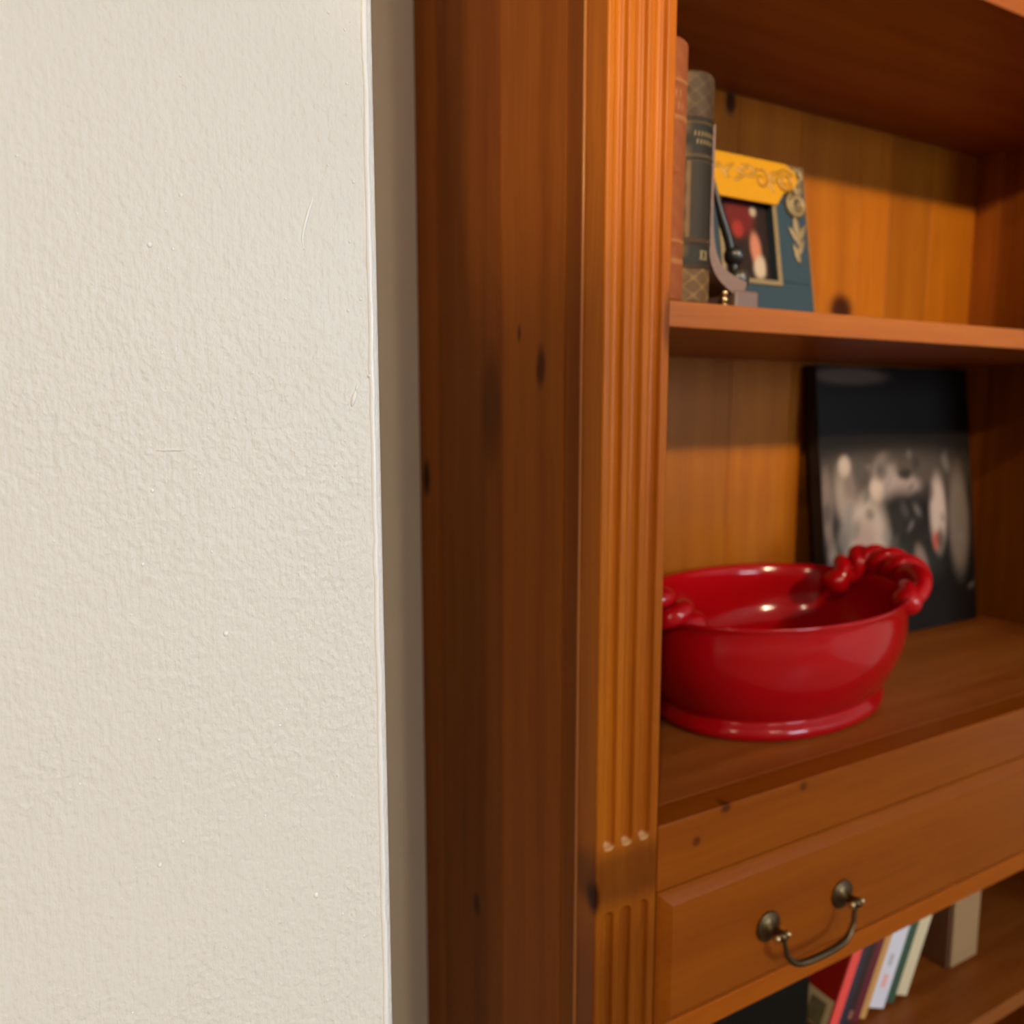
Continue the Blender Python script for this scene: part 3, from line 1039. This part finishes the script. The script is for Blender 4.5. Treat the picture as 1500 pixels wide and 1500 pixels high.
def col_canvas(u, v):
    U = u * (CX1 - CX0) / 0.30          # figure laid out on a 0.30 x 0.37 field
    c = srgb(22, 17, 15)
    c = lerp(c, srgb(92, 78, 70), blob(U, v, 0.22, 0.965, 0.24, 0.030, 0, .3))
    c = lerp(c, srgb(84, 72, 64), blob(U, v, 0.45, 0.60, 0.55, 0.085, 0, .6))
    c = lerp(c, srgb(24, 20, 18), blob(U, v, 0.36, 0.82, 0.42, 0.10, 0, .5))
    c = lerp(c, srgb(120, 102, 94), blob(U, v, 0.03, 0.50, 0.035, 0.13))
    c = lerp(c, srgb(152, 134, 122), blob(U, v, 0.135, 0.53, 0.055, 0.10, 0.12, .6))
    c = lerp(c, srgb(128, 110, 100), blob(U, v, 0.185, 0.58, 0.04, 0.06, -.4, .6))
    c = lerp(c, srgb(186, 166, 150), blob(U, v, 0.150, 0.640, 0.038, 0.036))
    c = lerp(c, srgb(150, 132, 122), blob(U, v, 0.42, 0.58, 0.09, 0.09, .3))
    c = lerp(c, srgb(170, 148, 140), blob(U, v, 0.52, 0.555, 0.14, 0.045))
    c = lerp(c, srgb(196, 172, 154), blob(U, v, 0.36, 0.545, 0.05, 0.04, -.5))
    c = lerp(c, srgb(60, 50, 46), blob(U, v, 0.56, 0.60, 0.05, 0.02))
    c = lerp(c, srgb(38, 34, 30), blob(U, v, 0.52, 0.40, 0.19, 0.14))
    c = lerp(c, srgb(44, 44, 38), blob(U, v, 0.50, 0.25, 0.30, 0.08, 0, .5))
    c = lerp(c, srgb(184, 164, 150), blob(U, v, 0.275, 0.37, 0.145, 0.155))
    c = lerp(c, srgb(164, 140, 132), blob(U, v, 0.265, 0.36, 0.075, 0.085, 0, .6))
    c = lerp(c, srgb(92, 82, 74), blob(U, v, 0.30, 0.235, 0.05, 0.045))
    c = lerp(c, srgb(150, 132, 122), blob(U, v, 0.20, 0.18, 0.05, 0.15, -.25))
    c = lerp(c, srgb(126, 112, 104), blob(U, v, 0.05, 0.22, 0.04, 0.16))
    c = lerp(c, srgb(130, 112, 102), blob(U, v, 0.66, 0.25, 0.04, 0.08, .4))
    c = lerp(c, srgb(190, 168, 156), blob(U, v, 0.80, 0.44, 0.06, 0.14))
    c = lerp(c, srgb(206, 96, 74), blob(U, v, 0.775, 0.335, 0.022, 0.035))
    c = lerp(c, srgb(120, 106, 98), blob(U, v, 0.96, 0.40, 0.08, 0.2))
    for (cu, cv_, ru, rv, an, g) in SMUDGES:
        c = lerp(c, (g, g * 0.88, g * 0.80), 0.55 * blob(U, v, cu, cv_, ru, rv, an, .5))
    return tuple(k * 0.78 for k in c)


painted_grid('print', 70, 80, lambda u, v: cpt(CX0 + 0.0006 + (CX1 - CX0 - 0.0012) * u, 0.0006 + (CH - 0.0012) * v, 0.0), col_canvas, PRINT_FLAT, cv)

# ------------------------------------------------------------------ red bowl with twisted handles
BX, BY, BA, BB, BPSI = 0.6580, 0.5990, 0.180, 0.125, math.radians(14.0)
ZR = zc(-0.194)


def bpt(s, a, z):
    u, v = BA * s * math.cos(a), BB * s * math.sin(a)
    return Vector((BX + u * math.cos(BPSI) - v * math.sin(BPSI), BY + u * math.sin(BPSI) + v * math.cos(BPSI), z))


bowl = empty('red_bowl', (BX, BY, ZM), 'glossy red ceramic bowl with twisted rope handles on the shelf', 'bowl')
hz = ZR - ZM
prof = [(0.72, 0.000), (0.820, 0.0005), (0.848, 0.004), (0.853, 0.009), (0.838, 0.0135), (0.813, 0.0165), (0.808, 0.0185), (0.835, 0.0225), (0.882, 0.032), (0.93, 0.046), (0.975, 0.062), (0.995, 0.080),
        (0.992, 0.097), (0.985, 0.106), (0.990, 0.1115), (1.000, hz - 0.0035), (1.002, hz - 0.0012), (0.996, hz), (0.978, hz - 0.0008), (0.962, hz - 0.004), (0.952, hz - 0.014), (0.945, 0.085),
        (0.925, 0.068), (0.88, 0.050), (0.78, 0.036), (0.60, 0.028), (0.35, 0.0245), (0.12, 0.0240)]
bm = bmesh.new()
n = 96
rings = []
for s, h in prof:
    rings.append([bm.verts.new(bpt(s, 2 * PI * k / n, ZM + h)) for k in range(n)])
for a, b2 in zip(rings, rings[1:]):
    for k in range(n):
        bm.faces.new((a[k], a[(k + 1) % n], b2[(k + 1) % n], b2[k]))
bm.faces.new(list(reversed(rings[0])))
bm.faces.new(rings[-1])
obj('body', bm, GLAZE, bowl, True)


def twist(A, peak, B, name='handle'):
    """two strands of clay wound round each other over an arch, a ball at each end"""
    path = spline([A] + list(peak) + [B], 24)
    bm = bmesh.new()
    m_ = len(path)
    for ph in (0.0, PI):
        pts = []
        for i, p in enumerate(path):
            t = (path[min(i + 1, m_ - 1)] - path[max(i - 1, 0)]).normalized()
            s = t.cross(Vector((0, 0, 1))).normalized()
            up = s.cross(t)
            k = i / (m_ - 1)
            a = ph + k * 2 * PI * 3.3
            rr = 0.0105 * min(1, 6 * k + 0.25, 6 * (1 - k) + 0.25)
            pts.append(p + (s * math.cos(a) + up * math.sin(a)) * rr)
        add_tube(bm, pts, 0.0098, 14)
    obj(name, bm, GLAZE, bowl, True)
    for e in (A, B):
        bm = bmesh.new()
        add_ball(bm, e - Vector((0, 0, 0.003)), 0.0150)
        obj('handle_boss', bm, GLAZE, bowl, True)


HA = px(1225, 848, 0.632)
HP = [px(1255, 823, 0.632), px(1284, 822, 0.612), px(1315, 830, 0.582), px(1340, 848, 0.552)]
HB = bpt(0.975, math.radians(-62), ZR - 0.004)
twist(HA, HP, HB)
mir = lambda p: Vector((2 * BX - p.x, 2 * BY - p.y, p.z))
twist(mir(HA), [mir(p) for p in HP], mir(HB))

# ------------------------------------------------------------------ leaning books and black box in the low bay
ZL = zc(-0.6905) + 0.0003
TH = math.radians(24.0)
YS = 0.530


def leaning_book(name, x0, w, h, depth, mats, label, extra=None, round_foot=False):
    """book tilted to the right by TH, standing on its lower right edge; x0 is where its left face meets the shelf line"""
    t = empty(name, (x0 + w, YS, ZL), label, 'book', 'books leaning under the drawer')
    piv = Vector((x0 + w / math.cos(TH), YS, ZL))
    M = Matrix.Translation(piv) @ Matrix.Rotation(TH, 4, 'Y')

    def lbox(nm, a, b2, c, d, e, f, mat, bev):
        bm = bmesh.new()
        add_box(bm, a, b2, c, d, e, f, bev, 3, None)
        for v in bm.verts:
            v.co = M @ v.co
        return obj(nm, bm, mat, t)
    cover, spine = mats
    lbox('cover', -w, -w + 0.0016, 0.002, depth, 0, h, cover, 0.0004)
    lbox('cover', -0.0016, 0, 0.002, depth, 0, h, cover, 0.0004)
    lbox('spine', -w, 0, 0, 0.0019, 0, h, spine, 0.0008)
    lbox('page_block', -w + 0.0017, -0.0017, 0.0021, depth - 0.003, 0.002, h - 0.002, PAPER, 0)
    if extra:
        extra(t, M, w, lbox)
    return t


def bmat(name, rgb, rough=0.45, coat=0.1):
    return plain(name, srgb(*rgb), rough, coat=coat, bump=0.15, bscale=500, vary=0.08)


CARD = plain('printed_card', srgb(196, 176, 138), 0.6, vary=0.1)
CARD_PIC = plain('card_picture', srgb(108, 100, 70), 0.6, vary=0.35, bscale=120)
BLUE_INK = plain('faded_ink', srgb(176, 172, 176), 0.5)


def red_label(t, M, w, lbox):
    lbox('cover_card', -w - 0.0007, -w - 0.0001, 0.0035, 0.060, 0.001, 0.036, CARD, 0.0001)
    lbox('card_picture', -w - 0.0010, -w - 0.0007, 0.010, 0.030, 0.002, 0.029, CARD_PIC, 0)
    lbox('card_picture', -w - 0.0010, -w - 0.0007, 0.037, 0.054, 0.002, 0.029, CARD_PIC, 0)


def white_marks(t, M, w, lbox):
    lbox('spine_print', -w * 0.70, -w * 0.45, -0.0003, -0.0001, 0.050, 0.064, BLUE_INK, 0)
    lbox('spine_print', -w * 0.72, -w * 0.40, -0.0003, -0.0001, 0.025, 0.040, plain('pink_ink', srgb(226, 168, 160), 0.5), 0)


def dark_marks(t, M, w, lbox):
    lbox('spine_print', -w * 0.8, -w * 0.25, -0.0003, -0.0001, 0.010, 0.020, plain('copper_ink', srgb(140, 92, 70), 0.5), 0)


specs = [
    ('hardback_book', 0.0150, 0.186, bmat('red_cover', (150, 20, 8)), bmat('red_spine', (232, 80, 72)), 'bright red book with a picture card on its cover', red_label),
    ('paperback_book', 0.0100, 0.180, bmat('navy_cover', (34, 36, 52)), bmat('navy_spine', (44, 46, 62)), 'thin navy blue book between red and black books', None),
    ('paperback_book', 0.0120, 0.178, bmat('black_cover', (30, 22, 22)), bmat('black_spine', (48, 36, 34)), 'black book with a copper mark near its foot', dark_marks),
    ('paperback_book', 0.0125, 0.182, bmat('maroon_cover', (84, 22, 34)), bmat('maroon_spine', (98, 28, 42)), 'maroon book next to the tan one', None),
    ('paperback_book', 0.0115, 0.176, bmat('tan_cover', (176, 128, 74)), bmat('tan_spine', (196, 146, 84)), 'tan book between maroon and white books', None),
    ('paperback_book', 0.0290, 0.172, bmat('white_cover', (206, 204, 210)), bmat('white_spine', (214, 212, 222)), 'white book with pale pink print on its spine', white_marks),
    ('paperback_book', 0.0160, 0.180, bmat('green_cover', (44, 70, 56)), bmat('green_spine', (52, 82, 64)), 'dark green book behind the white one', None),
    ('hardback_book', 0.0220, 0.184, bmat('cream_cover', (200, 184, 150)), bmat('cream_spine', (208, 192, 158)), 'cream hardback last of the leaning books', None),
]
x = 0.6920
for nm, w, h, c, s, lab, ex in specs:
    leaning_book(nm, x, w, h, 0.125, (c, s), lab, ex)
    x += (w + 0.0003) / math.cos(TH)
# an upright dark box that the row leans against
xr = x + 0.18 * math.sin(TH) + 0.010
bx = empty('slipcase', (xr + 0.03, YS + 0.06, ZL), 'upright brown slipcase that the row leans on', 'slipcase')
SLIP = bmat('brown_slip', (96, 62, 40))
box('shell', xr, xr + 0.060, YS + 0.004, YS + 0.13, ZL, ZL + 0.160, SLIP, bx, 0.002, 2)
box('front_board', xr + 0.003, xr + 0.057, YS + 0.0005, YS + 0.0038, ZL + 0.003, ZL + 0.157, bmat('slip_front', (150, 120, 84)), bx, 0.001, 1)

bb = empty('storage_box', (0.545, 0.58, ZL), 'black rounded storage box left of the red book', 'box')
FELT = plain('black_felt', (0.006, 0.005, 0.003), 0.85, spec=0.1, bump=0.6, bscale=500, vary=0.5)
box('body', 0.440, 0.650, 0.512, 0.660, ZL, ZL + 0.118, FELT, bb, 0.016, 5)
box('lid', 0.437, 0.653, 0.509, 0.663, ZL + 0.1182, ZL + 0.150, FELT, bb, 0.012, 5)
